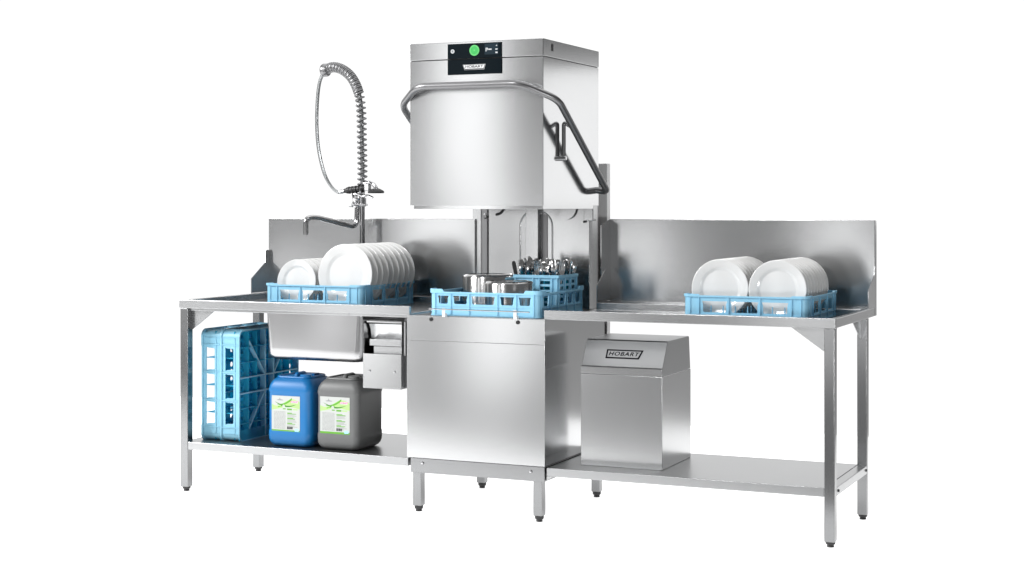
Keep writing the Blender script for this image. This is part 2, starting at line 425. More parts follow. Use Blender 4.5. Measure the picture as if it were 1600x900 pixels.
# right (outlet) table
rt = thing('outlet_table', (1.25, .38, 0), 'stainless steel right hand table with backsplash and lower shelf', 'table')
tp = MB(); TRX = 1.82
tp.box(W-.009, .008, ZB, TRX, .026, ZT)
tp.box(TRX-.022, .0262, ZB, TRX, SPF-.0005, ZT-.001)
tp.box(.633, .585, ZB, TRX-.0222, SPF-.0005, ZT-.0005)
tp.box(W-.007, .0262, ZS-.006, TRX-.0222, .5848, ZS)
tp.build('tabletop', M['table'], rt, bevel=.0025)
MB().box(.632, SPF, ZB, TRX+.001, SPB, 1.234).build('backsplash', M['splash'], rt, bevel=.003)
MB().prism([(.622, .8685), (.622, .939), (.742, 1.002), (SPF-.001, 1.04), (SPF-.001, .8685)], TRX-.003, TRX+.0008, 'x').build('splash_end', M['splash'], rt)
MB().prism([(.59, .8685), (.59, .942), (.712, 1.022), (.64, .985), (.64, 1.207), (SPF-.0005, 1.2335), (SPF-.0005, .8685)], .6325, .6355, 'x').build('splash_end', M['splash'], rt)
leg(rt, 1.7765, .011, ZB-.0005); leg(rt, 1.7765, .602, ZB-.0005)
gusset_plate(rt, [(1.7755, ZB-.0005), (1.645, ZB-.0005), (1.770, .742), (1.7755, .742)], .030, .034, 'y')
gusset_plate(rt, [(.6015, ZB-.0005), (.43, ZB-.0005), (.594, .742), (.6015, .742)], 1.79, 1.794, 'x')
gusset_plate(rt, [(.0525, ZB-.0005), (.17, ZB-.0005), (.06, .742), (.0525, .742)], 1.79, 1.794, 'x')
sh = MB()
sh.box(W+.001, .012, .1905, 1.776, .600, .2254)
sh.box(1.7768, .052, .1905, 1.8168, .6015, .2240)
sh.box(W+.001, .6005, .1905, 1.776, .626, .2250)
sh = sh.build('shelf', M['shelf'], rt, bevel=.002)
bolt(sh, 1.817, .075, .208, .006, 'x', 'dark'); bolt(sh, 1.817, .585, .208, .006, 'x', 'dark')
MB().prism([(W+.001, .1900), (W+.03, .1900), (W+.006, .181), (W+.001, .172)], .014, .05, 'y').build('corner_bracket', M['table'], rt)

# ------------------------------------------------------------------ racks
def side_windows(kind):
    if kind == 'plate_front': return [(.074, .178), (.190, .305), (.318, .424)], .034, .078
    if kind == 'plate_side': return [(.095, .19), (.21, .315), (.335, .425)], .034, .080
    if kind == 'open_front': return [(.037, .088), (.108, .176), (.192, .302), (.324, .388), (.408, .464)], .050, .084
    return [(.045, .105), (.125, .19), (.21, .29), (.31, .375), (.395, .455)], .046, .088
def wall_mesh(L, r, h, kind, t=.003):
    wins, z0, z1 = side_windows(kind)
    out = [(r, 0), (L-r, 0), (L-r, h), (r, h)]
    holes = []
    for a, b in wins:
        s = {'plate_front': .005, 'plate_side': .004, 'open_front': .005, 'open_side': .007}[kind]
        holes.append([(a, z1), (b, z1), (b-.004, z1-.012), (b-s, z0+.004), (b-s-.004, z0), (a+s+.004, z0), (a+s, z0+.004), (a+.004, z1-.012)])
    return curve_plate(out, holes, t)
def rack_shell(L, h, r, kf, ks, tab=.006):
    mb = MB(); t = .003
    base = Matrix.Rotation(R(90), 4, 'X')        # local XY -> XZ facing -Y
    for i, kind in enumerate((kf, ks, kf, ks)):
        me = wall_mesh(L, r, h, kind)
        loc = Matrix.Translation((L/2, L/2, 0)) @ Matrix.Rotation(R(90*i), 4, 'Z') @ Matrix.Translation((-L/2, -L/2+t, 0)) @ base
        mb.mesh(me, loc)
        wins, z0, z1 = side_windows(kind)
        M0 = Matrix.Translation((L/2, L/2, 0)) @ Matrix.Rotation(R(90*i), 4, 'Z') @ Matrix.Translation((-L/2, -L/2, 0))
        sub = MB()
        edges = [wins[0][0]-.012]+[(wins[j][1]+wins[j+1][0])/2 for j in range(len(wins)-1)]+[wins[-1][1]+.012]
        for x in edges: sub.box(x-.0022, -.0045, .006, x+.0022, -.0002, h-.003)     # upright ribs
        for x in (r+.004, L-r-.004): sub.box(x-.0015, -.003, .004, x+.0015, -.0002, h-.003)
        sub.box(r, -.006, h-.006, L-r, -.0002, h+.0005)                               # rim flange
        sub.box(r, -.004, .000, L-r, -.0002, .005)
        sub.box(r, -.003, z0-.010, L-r, -.0002, z0-.006)
        if tab:
            for x0, x1 in ((r, r+.045), (L-r-.045, L-r)):
                sub.prism([(x0, h+.0006), (x1, h+.0006), (x1-.008 if x0 == r else x1, h+tab), (x0 if x0 == r else x0+.008, h+tab)], -.005, .003)
        me2 = bpy.data.meshes.new('t'); sub.bm.to_mesh(me2); sub.bm.free(); mb.mesh(me2, M0)
        # rounded corner between this wall and the next
        rings = []
        for ro in (0,):
            cx, cy = L-r, r
            A = [R(-90+90*j/8) for j in range(9)]
            def arc(rr, z): return [(cx+rr*math.cos(q), cy+rr*math.sin(q), z) for q in A]
            c_ = MB()
            prof = [(r, 0), (r+.003, 0), (r+.003, .005), (r, .006), (r, h-.006), (r+.006, h-.005), (r+.006, h+tab), (r-t, h+tab), (r-t, 0)]
            rows = [[prof_pt for prof_pt in arc(a, z)] for a, z in prof]
            n = len(rows)
            V = [[c_.bm.verts.new(p) for p in row] for row in rows]
            for u in range(n):
                for j in range(8): c_.bm.faces.new((V[u][j], V[u][j+1], V[(u+1) % n][j+1], V[(u+1) % n][j]))
            c_.bm.faces.new([V[u][0] for u in range(n)]); c_.bm.faces.new([V[u][8] for u in range(n)][::-1])
            me3 = bpy.data.meshes.new('t'); c_.bm.to_mesh(me3); c_.bm.free(); mb.mesh(me3, M0)
    return mb
def grid_mesh(L, z0, z1, step, w=.004, inset=.003):
    mb = MB(); n = int(round((L-2*inset)/step)); st = (L-2*inset)/n
    for i in range(1, n):
        x = inset+i*st
        mb.box(x-w/2, inset, z0, x+w/2, L-inset, z1)
        mb.box(inset, x-w/2, z0+.0004, L-inset, x+w/2, z1-.0004)
    return mb
def peg_mesh(L, xs, ys, z0, h):
    mb = MB()
    for x in xs:
        for y in ys:
            mb.loops([[(x-.003, y-.003, z0), (x+.003, y-.003, z0), (x+.003, y+.003, z0), (x-.003, y+.003, z0)],
                      [(x-.0018, y-.0018, z0+h), (x+.0018, y-.0018, z0+h), (x+.0018, y+.0018, z0+h), (x-.0018, y+.0018, z0+h)]])
    return mb
LR = .5
pr_ = thing('plate_rack', (-.808, .165, ZS), 'light blue plate rack over the sink holding small and large plates', 'dish rack', 'blue dish racks on the worktops')
ORG['plate_rack'] = Vector()
rack_shell(LR, .1, .022, 'plate_front', 'plate_side', .005).build('frame', M['rack'], pr_, ang=40)
grid_mesh(LR, .002, .009, .05).build('base_grid', M['rack'], pr_, smooth=False)
peg_mesh(LR, [.05+.05*i for i in range(9)], [.04+.05*i for i in range(10)], .008, .05).build('pegs', M['rack'], pr_, smooth=False)['kind'] = 'stuff'
pr2 = copy_tree(pr_); pr2.location = (1.19, .112, ZS)
pr2['label'] = 'light blue plate rack on the right hand table holding two rows of equal plates'
mr_ = thing('open_rack', (.100, .020, .8325), 'light blue rack with pots and cutlery basket inside the open dishwasher', 'dish rack', 'blue dish racks on the worktops')
ORG['open_rack'] = Vector()
rack_shell(LR, .1, .022, 'open_front', 'open_side', .012).build('frame', M['rack'], mr_, ang=40)
grid_mesh(LR, .003, .010, .0275).build('base_grid', M['rack'], mr_, smooth=False)

# two glass racks stood on edge on the lower shelf
gr = thing('glass_rack', (-1.005, .10, .2262), 'outermost blue glass rack standing on edge beside the left table leg', 'glass rack', 'blue racks stored on edge on the lower shelf')
ORG['glass_rack'] = Vector()
gr.rotation_euler = (0, R(-90), 0)
fr = rack_shell(LR, .1, .03, 'plate_front', 'plate_front', .004); fr.build('frame', M['crate'], gr, ang=40)
g = grid_mesh(LR, .003, .030, .0707, .0035, .008)
g.box(.002, .002, .0035, .05, LR-.002, .006)
g.build('base_grid', M['rackshade'], gr, smooth=False)
g = MB()
def bar(mb, p, q, w, z0, z1):
    p, q = Vector(p), Vector(q); d = (q-p).normalized(); n_ = Vector((-d.y, d.x))*w/2
    P = [p+n_, q+n_, q-n_, p-n_]
    mb.loops([[(v.x, v.y, z0) for v in P], [(v.x, v.y, z1) for v in P]])
c = LR/2
for sx in (-1, 1):
    for sy in (-1, 1):
        bar(g, (c+sx*.035, c+sy*.035), (c+sx*.20, c+sy*.17), .006, .001, .02)
for a in range(2):
    for s in (-1, 1):
        p = c+s*.0353
        if a: g.box(.006, p-.003, .0006, LR-.006, p+.003, .03)
        else: g.box(p-.003, .006, .0003, p+.003, LR-.006, .03)
g.build('diagonal_ribs', M['crate'], gr, smooth=False)
# perforated sheet behind the ribs
holes = []
for i in range(14):
    for j in range(14):
        if random.random() < .75:
            x, y = .03+.0338*i, .03+.0338*j
            holes.append([(x+.0125*math.cos(q*math.pi/4), y+.0125*math.sin(q*math.pi/4)) for q in range(8)])
MB().mesh(curve_plate([(.004, .004), (LR-.004, .004), (LR-.004, LR-.004), (.004, LR-.004)], holes, .003), Matrix.Translation((0, 0, .0302))).build('perforated_base', M['rackshade'], gr, smooth=False)
g = MB()
for i in range(1, 4):
    x = LR*i/4
    g.box(x-.0015, .006, .034, x+.0015, LR-.006, .085); g.box(.006, x-.0015, .0343, LR-.006, x+.0015, .0847)
g.build('compartments', M['rackshade'], gr, smooth=False)
gr2 = copy_tree(gr); gr2.location = (-.9035, .10, .2262)
gr2['label'] = 'inner blue glass rack on edge with its ribbed base facing the canisters'

# ------------------------------------------------------------------ plates
def plate_mesh(Rr):
    prof = [(0, .0125), (.60*Rr, .0127), (.65*Rr, .0118), (.71*Rr, .0072), (.75*Rr, .0058), (.96*Rr, .0006), (.985*Rr, 0), (Rr, .0012), (Rr, .003), (.985*Rr, .0042), (.74*Rr, .0105),
            (.68*Rr, .0165), (.60*Rr, .0205), (.56*Rr, .0228), (.53*Rr, .0228), (.51*Rr, .0200), (0, .0198)]
    return MB().lathe(prof, 72, (0, 0, Rr), 'y')
ORD = ['frontmost', 'second from front', 'third from front', 'fourth from front', 'fifth from front', 'sixth from front', 'seventh from front', 'eighth from front', 'rearmost']
def row(Rr, x, y0, dy, lean, what, where, group, n=9, drift=0):
    first = None
    for i in range(n):
        if i == 0: o = first = plate_mesh(Rr).build('plate', M['plate'], ang=50)
        else: o = first.copy(); COL.objects.link(o)
        o.location = (x+drift*i+random.uniform(-.0012, .0012), y0+dy*i, ZS+.0098)
        o.rotation_euler = (R(-lean+random.uniform(-1.3, 1.3)), 0, R(random.uniform(-1.2, 1.2)))
        pos = ORD[i] if (n == 9 or i < n-1) else 'rearmost'
        tag(o, '%s, %s %s' % (what, pos, where), 'plate', group)
row(.1375, -.435, .222, .0468, 4, 'large white dinner plate', 'of nine in the left table rack', 'large plates in the rack over the sink', drift=.0024)
row(.1015, -.688, .222, .05, 5, 'small white plate', 'of eight in the left table rack', 'small plates in the rack over the sink', n=8)
row(.1165, 1.318, .168, .0475, 3, 'white dinner plate', 'in left row of right table rack', 'left row of plates in the right table rack')
row(.1165, 1.5525, .168, .0475, 3, 'white dinner plate', 'in right row of right table rack', 'right row of plates in the right table rack')

# ------------------------------------------------------------------ pots, upside down in the open rack
def pot(name, x, y, r, h, label, rot):
    z0 = .8428
    t = thing(name, (x, y, z0), label, 'pot', 'steel pots turned upside down in the rack')
    prof = [(r*1.0, .002), (r*1.025, .0), (r*1.03, .003), (r, .006), (r, h-.012), (r-.003, h-.005), (r-.010, h), (r*.84, h+.001), (r*.82, h-.0015), (r*.3, h-.002), (0, h-.002),
            ]
    inner = [(0, h-.006), (r*.9, h-.006), (r-.003, h-.014), (r-.003, .002)]
    MB().lathe(prof[::1]+inner+[prof[0]], 64, (x, y, z0)).build('pot_body', M['pot'], t, ang=40)
    for s in (0, 180):
        a = R(rot+s); d = Vector((math.cos(a), math.sin(a), 0)); n_ = Vector((-d.y, d.x, 0)); o = Vector((x, y, z0))
        P = [o+d*(r-.001)+n_*.045+Vector((0, 0, .03)), o+d*(r+.012)+n_*.043+Vector((0, 0, .028)), o+d*(r+.014)-n_*.043+Vector((0, 0, .028)), o+d*(r-.001)-n_*.045+Vector((0, 0, .03))]
        MB().tube(fillet(P, .016), .0038, 10).build('pot_handle', M['pot'], t)
pot('cooking_pot', .410, .150, .1045, .134, 'smaller polished steel pot upside down at the front of the open rack', 178)
pot('cooking_pot', .2310, .338, .1190, .152, 'larger polished steel pot upside down behind the smaller one in rack', -75)

# ------------------------------------------------------------------ cutlery basket and cutlery
bx0, bx1, by0, by1, bz0, bz1 = .372, .574, .288, .500, .8432, .996
cb = thing('cutlery_basket', ((bx0+bx1)/2, (by0+by1)/2, bz0), 'light blue plastic basket full of cutlery at the rear of the open rack', 'cutlery basket')
wall = MB()
def slots(L, h, cols, rows, x0=.02):
    hs = []
    for c0, c1 in cols:
        for z0, z1 in rows: hs.append([(c0, z0), (c1, z0), (c1, z1), (c0, z1)])
    return curve_plate([(0, 0), (L, 0), (L, h), (0, h)], hs, .003)
bl, bd, bh = bx1-bx0, by1-by0, bz1-bz0
rowsz = [(.02+.024*i, .034+.024*i) for i in range(5)]
fr_cols = [(.118, .164)]
wall.mesh(slots(bl, bh, fr_cols, rowsz), face_front(bx0, by0+.003, bz0))
wall.mesh(slots(bl, bh, [(.02, .09), (.11, .18)], rowsz), face_front(bx0, by1, bz0))
S_ = Matrix.Rotation(R(90), 4, 'Z') @ Matrix.Rotation(R(90), 4, 'X')
wall.mesh(slots(bd, bh, [(.02, .06), (.085, .125), (.15, .19)], rowsz), Matrix.Translation((bx1-.003, by0, bz0)) @ S_)
wall.mesh(slots(bd, bh, [(.02, .06), (.085, .125), (.15, .19)], rowsz), Matrix.Translation((bx0, by0, bz0)) @ S_)
wall.box(bx0, by0, bz0, bx1, by1, bz0+.003)
wall.build('basket_wall', M['rack'], cb, smooth=False)
rim = MB()
for q in ((bx0-.006, by0-.007, bx1+.006, by0-.0002), (bx0-.006, by1+.0002, bx1+.006, by1+.006), (bx0-.006, by0-.0001, bx0-.0002, by1), (bx1+.0002, by0-.0001, bx1+.006, by1)):
    rim.box(q[0], q[1], bz1-.012, q[2], q[3], bz1+.002)
rim.build('rim', M['rack'], cb, bevel=.002)
for x in (bx0+.001, bx0+.083, bx0+.112, bx0+.17, bx1-.008): MB().box(x, by0-.006, bz0, x+.007, by0-.0003, bz1-.0125).build('rib', M['rack'], cb, bevel=.0015)
for y in (by0+.002, by0+.068, by0+.133, by1-.01): MB().box(bx1+.0003, y, bz0, bx1+.005, y+.008, bz1-.0125).build('rib', M['rack'], cb, bevel=.0015)
dv = MB()
for x in (bx0+.067, bx0+.134): dv.box(x, by0+.004, bz0+.0035, x+.002, by1-.004, bz1-.008)
dv.box(bx0+.004, (by0+by1)/2, bz0+.0037, bx1-.004, (by0+by1)/2+.002, bz1-.0085)
dv.build('divider', M['rackshade'], cb, smooth=False)
def handle(mb, z0, z1, w0, w1, t):
    n = 5
    mb.loops([[(-w/2, -t/2, z), (w/2, -t/2, z), (w/2, t/2, z), (-w/2, t/2, z)] for z, w in [(z0+(z1-z0)*i/n, w0+(w1-w0)*i/n) for i in range(n+1)]])
def fork_mesh():
    mb = MB(); handle(mb, 0, .145, .016, .007, .003)
    mb.loops([[(-w/2, -.0012+o, z), (w/2, -.0012+o, z), (w/2, .0012+o, z), (-w/2, .0012+o, z)] for z, w, o in ((.1451, .007, 0), (.154, .016, .001), (.163, .024, .003), (.172, .025, .004))])
    for i in range(4):
        x = -.0108+.0072*i
        mb.loops([[(x-w/2, o-.001, z), (x+w/2, o-.001, z), (x+w/2, o+.001, z), (x-w/2, o+.001, z)] for z, w, o in ((.1721, .0042, .004), (.19, .0038, .003), (.212, .002, -.002))])
    return mb
def spoon_mesh():
    mb = MB(); handle(mb, 0, .148, .016, .007, .003)
    rows = []
    for i in range(10):
        t = i/9; z = .1481+.062*t; w = .0035+.0175*math.sin(math.pi*min(1, .12+.84*t))**.8
        rows.append((z, w, .009*math.sin(math.pi*t)))
    mb.loops([[(w*math.cos(q*math.pi/4-math.pi), dpt*math.sin(q*math.pi/4)*-1+0, z) if q <= 4 else (w*.92*math.cos((8-q)*math.pi/4-math.pi), -(dpt-.0016)*math.sin((8-q)*math.pi/4)+.0, z) for q in range(8)] for z, w, dpt in rows])
    return mb
def knife_mesh():
    mb = MB(); mb.loops([[(-w/2, -t/2, z), (w/2, -t/2, z), (w/2, t/2, z), (-w/2, t/2, z)] for z, w, t in ((.118, .013, .005), (.15, .015, .0065), (.195, .0175, .0065), (.207, .016, .006), (.213, .011, .004), (.215, .005, .002))])
    mb.loops([[(-w/2, -.0007, z), (w/2, -.0007, z), (w/2, .0007, z), (-w/2, .0007, z)] for z, w in ((0, .006), (.02, .017), (.1179, .017))])
    return mb
protos = {}
def put(kind, x, y, rx, ry, rz, z=0, label=None, mat='cutlery', group=True):
    if kind not in protos:
        o = {'fork': fork_mesh, 'spoon': spoon_mesh, 'knife': knife_mesh}[kind]().build(kind, M[mat], ang=50)
        protos[kind] = o
    else:
        o = protos[kind].copy(); COL.objects.link(o)
    o.location = (x, y, bz0+.006+z); o.rotation_euler = (R(rx), R(ry), R(rz))
    o['category'] = 'cutlery'
    if label: o['label'] = label
    else:
        o['label'] = {'fork': 'steel fork standing tines up in the blue cutlery basket', 'spoon': 'steel spoon standing bowl up in the blue cutlery basket', 'knife': 'steel knife standing handle up in the blue cutlery basket'}[kind]
        o['group'] = {'fork': 'forks in the cutlery basket', 'spoon': 'spoons in the cutlery basket', 'knife': 'knives in the cutlery basket'}[kind]
    return o
kinds = ['fork', 'spoon', 'knife', 'spoon', 'fork', 'fork', 'spoon', 'spoon', 'knife']
cells = [(bx0+.036+.0667*i, by0+.055+.104*j) for j in range(2) for i in range(3)]
n = 0
for j, (cx, cy) in enumerate(cells):
    for q in range(9):
        a = q*2*math.pi/8+j
        rad = .013 if q else 0
        put(kinds[n % 9] if n % 9 != 2 or j % 2 else 'fork', cx+rad*math.cos(a), cy+rad*1.2*math.sin(a), random.uniform(-6, 6), random.uniform(-6, 6)+(cx-.473)*45, random.uniform(-70, 70), random.uniform(-.012, .010))
        n += 1
kn = put('knife', bx0+.028, by0+.025, 2, -11, 20, -.004, 'dark handled knife leaning out over the left end of the cutlery basket')
kn.data = kn.data.copy(); kn.data.materials.clear(); kn.data.materials.append(M['dark'])

# ------------------------------------------------------------------ canisters
def canister(name, x0, x1, y0, y1, z0, h, mat, label, seed):
    t = thing(name, ((x0+x1)/2, (y0+y1)/2, z0), label, 'canister', 'cleaning canisters on the lower shelf')
    mb = MB(); rings = []
    r = .030
    def ring(z, ins, rr): return [(x, y, z0+z) for x, y in rrect(x0+ins, y0+ins, x1-ins, y1-ins, max(.012, rr), 7)]
    prof = [(0, .030), (.002, .021), (.008, .012), (.018, .005), (.032, .001), (.05, 0), (.068, .0), (.073, .0018), (.240, .0018), (.245, 0), (h-.055, 0), (h-.035, .003), (h-.018, .011), (h-.006, .022), (h, .036)]
    for z, i in prof: rings.append(ring(z, i, r))
    mb.loops(rings).build('canister_body', M[mat], t, ang=50)
    # moulded grip and filler cap on top
    cx = (x0+x1)/2
    gp = MB().tube(fillet([(cx+.01, y0+.055, z0+h-.004), (cx+.01, y0+.06, z0+h+.012), (cx+.01, y1-.11, z0+h+.012), (cx+.01, y1-.105, z0+h-.004)], .015), .0105, 10)
    gp.box(cx-.03, y1-.10, z0+h-.002, cx+.055, y1-.055, z0+h+.010)
    gp.build('grip', M[mat], t)
    MB().lathe([(0, 0), (.026, 0), (.026, .016), (.023, .018), (0, .018)], 24, (x1-.055, y0+.06, z0+h-.004)).build('cap', M[mat], t)
    rm = MB()
    rr_ = [(px, py, z0+h) for px, py in rrect(x0+.03, y0+.034, x1-.03, y1-.034, .03, 6)]
    rm.tube(rr_, .006, 8, loop=True).build('top_ridge', M[mat], t)
    return t
def label_on(t, u0, u1, z0, z1, y, seed, heads):
    rnd = random.Random(seed)
    w, h = u1-u0, z1-z0
    X = lambda a: u0+w*a
    Z = lambda b: z1-h*b
    l = MB().box(u0, y-.0008, z0, u1, y+.0012, z1).build('label', M['label'], t)
    def flat(mb, a0, b0, a1, b1, lv=1): mb.box(X(a0), y-.0008-.0001*lv, Z(b1), X(a1), y-.0007, Z(b0)); return mb
    def poly(mb, pts, lv): mb.prism([(X(a), Z(b)) for a, b in pts][::-1], y-.0008-.0001*lv, y-.0007, 'y'); return mb
    # pale green wave field with darker swooshes
    up = [(i/20, .18+.10*math.sin(i/20*5.5+.6)) for i in range(21)]
    dn = [(i/20, .36+.05*math.sin(i/20*4+2.2)) for i in range(20, -1, -1)]
    poly(MB(), up+dn, 1).build('wave_field', M['lpale'], l)
    sw = lambda f0, f1, a, b: [(a+(b-a)*i/16, f0(i/16)) for i in range(17)]+[(a+(b-a)*i/16, f1(i/16)) for i in range(16, -1, -1)]
    poly(MB(), sw(lambda s: .23-.19*s**1.5+.03*math.sin(3*s), lambda s: .245-.14*s**1.5+.05*math.sin(3.1*s), .2, .72), 2).build('swoosh', M['lgreen'], l)
    poly(MB(), sw(lambda s: .17+.10*math.sin(2.6*s), lambda s: .175+.115*math.sin(2.7*s)+.02*math.sin(3.1*s), .12, .88), 3).build('swoosh', M['ldgreen'], l)
    poly(MB(), sw(lambda s: .30-.05*s, lambda s: .33-.03*s-.02*math.sin(3*s), .22, .5), 2).build('swoosh', M['lgreen'], l)
    poly(MB(), [(.38, .27), (.43, .24), (.48, .28), (.46, .33), (.39, .32)], 4).build('white_mark', M['label'], l)
    # dark skyline mark
    mb = MB()
    poly(mb, [(.18, .115), (.27, .095), (.29, .045), (.31, .095), (.42, .115), (.38, .13), (.22, .13)], 4).build('skyline_mark', M['lgray'], l)
    flat(MB(), .69, .125, .93, .185, 4).build('brand_patch', M['llilac'], l)
    def txt(s, a, b, size, mat, sx=1, bold=.0001, align='LEFT', lv=5, nm='lettering'):
        MB().mesh(text_mesh(s, size*h, .0001, bold, sx, align=align), face_front(X(a), y-.0008-.0001*lv, Z(b))).build(nm, M[mat], l)
    txt('HOBART', .81, .155, .058, 'lred', 1.1, .0003, 'CENTER')
    flat(MB(), .55, .345, .72, .39, 3).build('title', M['lgreen'], l)
    flat(MB(), .75, .352, .92, .388, 3).build('title', M['lpale'], l)
    flat(MB(), .40, .345, .5, .375, 3).build('title', M['lgreen'], l)
    mb = MB()
    for i in range(15):
        b = .435+.033*i
        a = .075
        while a < .49:
            q = min(.495, a+rnd.uniform(.03, .10)); flat(mb, a, b, q, b+.014, 1); a = q+.012
    for b0 in heads:
        for k in range(3): flat(mb, .555, b0+.05+.03*k, .555+rnd.uniform(.25, .38), b0+.062+.03*k, 1)
    mb.build('small_print', M['lgray'], l)
    mb = MB()
    for b0 in heads:
        flat(mb, .555, b0, .555+rnd.uniform(.14, .22), b0+.018, 1); flat(mb, .555, b0+.022, .555+rnd.uniform(.25, .32), b0+.04, 1)
    mb.build('headings', M['lgreen'], l)
    mb = MB(); a = .55
    while a < .74:
        q = a+rnd.choice((.005, .008, .013)); flat(mb, a, .845, q, .92, 2); a = q+rnd.choice((.003, .005))
    mb.build('barcode', M['lblack'], l)
    flat(MB(), .0, .945, 1.0, 1.0, 1).build('green_band', M['lgreen'], l)
    flat(MB(), .82, .90, .96, .975, 3).build('blue_patch', M['lblue'], l)
can_b = canister('canister', -.734, -.512, .056, .29, .2258, .305, 'canblue', 'blue plastic canister with white and green label standing beside the racks', 1)
label_on(can_b, -.7065, -.5615, .293, .452, .0575, 3, (.46, .60, .74))
can_g = canister('canister', -.485, -.270, .060, .30, .2258, .308, 'cangrey', 'grey plastic canister with white and green label below the waste drawer', 2)
label_on(can_g, -.4600, -.3120, .298, .459, .0615, 9, (.46, .62, .76))

# ------------------------------------------------------------------ steel box on the right shelf
ob = thing('water_treatment_unit', (.914, .32, .2256), 'stainless steel box with sloped lid and black framed nameplate on the right shelf', 'water unit')
MB().box(.737, .137, .2258, 1.090, .512, .6030).build('cabinet', M['cab'], ob, bevel=.002)
lid = MB().prism([(.1365, .6036), (.1365, .608), (.1355, .634), (.146, .6365), (.207, .7365), (.214, .741), (.486, .743), (.494, .738), (.511, .6036)], .738, 1.089, 'x').build('sloped_lid', M['shelf'], ob, bevel=.0015, ang=20)
MB().prism([(.1352, .6045), (.1322, .6325), (.1345, .6335), (.1362, .6045)], .739, 1.088, 'x').build('lid_lip', M['panel'], lid)
# nameplate lying on the slope
sl = math.atan2(.7365-.6355, .207-.146)
Nb = Matrix.Translation((.914, .1765, .686)) @ Matrix.Rotation(sl, 4, 'X')
nb = Nb @ Matrix.Translation((0, 0, .0004))
fr_o = [(-.079, -.0225), (.066, -.0225), (.080, .0185), (-.079, .0185)]
fr_i = [(-.0730, -.0160), (.0605, -.0160), (.0716, .0132), (-.0730, .0132)]
bd_ = MB().mesh(curve_plate(fr_o, [fr_i], .0012), nb).build('nameplate_frame', M['lblack'], lid)
lt_ = MB(); tm = text_mesh('HOBART', .0245, .0008, sx=1.22, shear=.22, space=1.14)
for q, dx in enumerate((-.0006, 0, .0006)): lt_.mesh(tm, nb @ Matrix.Translation((-.0045+dx, -.0012+.0002*(q-1), .0006+.00005*q)))
lt_.build('nameplate_lettering', M['lblack'], lid)

# ------------------------------------------------------------------ pre rinse spray tap
sp = thing('spray_tap', (-.587, .66, ZS), 'tall pre rinse spray tap with coiled spring and swivel spout behind the sink', 'tap')
px, py = -.587, .662
MB().lathe([(0, 0), (.028, 0), (.028, .008), (.016, .012), (.0125, .02), (.0125, .56), (0, .56)], 24, (px, py, ZS)).build('riser', M['chrome'], sp)
vb = MB().lathe([(0, 1.285), (.018, 1.285), (.021, 1.292), (.021, 1.302), (.015, 1.306), (.022, 1.318), (.027, 1.345), (.024, 1.352), (0, 1.352)], 24, (px-.028, py, 0))
vb.lathe([(0, 1.29), (.019, 1.29), (.019, 1.33), (0, 1.33)], 20, (px, py, 0))
vb = vb.build('valve_body', M['chrome'], sp)
MB().lathe([(0, 0), (.012, 0), (.014, .006), (.014, .02), (.009, .026), (0, .026)], 16, (px-.072, py, 1.3), 'x').build('valve_knob', M['silver'], vb)
MB().box(px-.045, py-.024, 1.292, px+.018, py+.024, 1.303).build('clamp', M['chrome'], vb, bevel=.003)
spt = fillet([(px-.028, py, 1.29), (px-.027, py-.008, 1.190), (-.725, .462, 1.240), (-.752, .42, 1.236), (-.752, .42, 1.158)], .04, 8)
MB().tube(spt, .0125, 14).build('spout', M['spoutm'], sp)
# hose inside the spring, over the top and back down to the spray head
c1 = [(px, py, 1.38), (px, py, 1.5), (px-.003, py, 1.62), (px-.006, py, 1.74), (px-.020, py, 1.83), (px-.055, py, 1.90), (px-.105, py, 1.942), (px-.16, py, 1.958), (px-.205, py, 1.945)]
hose1 = bez(c1, 10)
hose2 = bez([(px-.205, py, 1.945), (px-.228, py-.01, 1.89), (px-.2385, py-.015, 1.80), (px-.239, py-.02, 1.68), (px-.228, py-.02, 1.56), (px-.198, py-.02, 1.45), (px-.16, py-.02, 1.386), (px-.12, py-.02, 1.358), (px-.075, py-.02, 1.366)], 8)
MB().tube(hose1, .0105, 10).build('hose', M['hosegrey'], sp)
MB().tube(hose2, [.0085]*len(hose2), 10).build('hose', M['hosegrey'], sp)
# coil
def coil(path, turns, r, wire, steps=18):
    P = [Vector(p) for p in path]; lens = [0]
    for a_, b_ in zip(P, P[1:]): lens.append(lens[-1]+(b_-a_).length)
    out = []; N_ = turns*steps
    for i in range(N_+1):
        d = lens[-1]*(i/N_)
        j = max(k_ for k_ in range(len(lens)) if lens[k_] <= d+1e-9); j = min(j, len(P)-2)
        f = (d-lens[j])/(lens[j+1]-lens[j]); p = P[j].lerp(P[j+1], f)
        t = (P[min(j+2, len(P)-1)]-P[max(0, j-1)]).normalized()
        b_ = Vector((0, 1, 0)); n_ = b_.cross(t).normalized()
        q = 2*math.pi*i/steps
        out.append(p+r*(math.cos(q)*n_+math.sin(q)*b_))
    return MB().tube(out, wire, 8)
isp = int(len(hose1)*.50)
coil(hose1[:isp+1], 18, .0205, .0046).build('spring', M['spring'], sp)
coil(hose1[isp:], 30, .0205, .0052).build('spring', M['spring'], sp)
MB().lathe([(.017, -.016), (.028, -.016), (.032, -.008), (.032, .008), (.028, .016), (.017, .016), (.017, -.016)], 20, (px-.203, py, 1.945), 'x').build('spring_end_ring', M['tube'], sp)
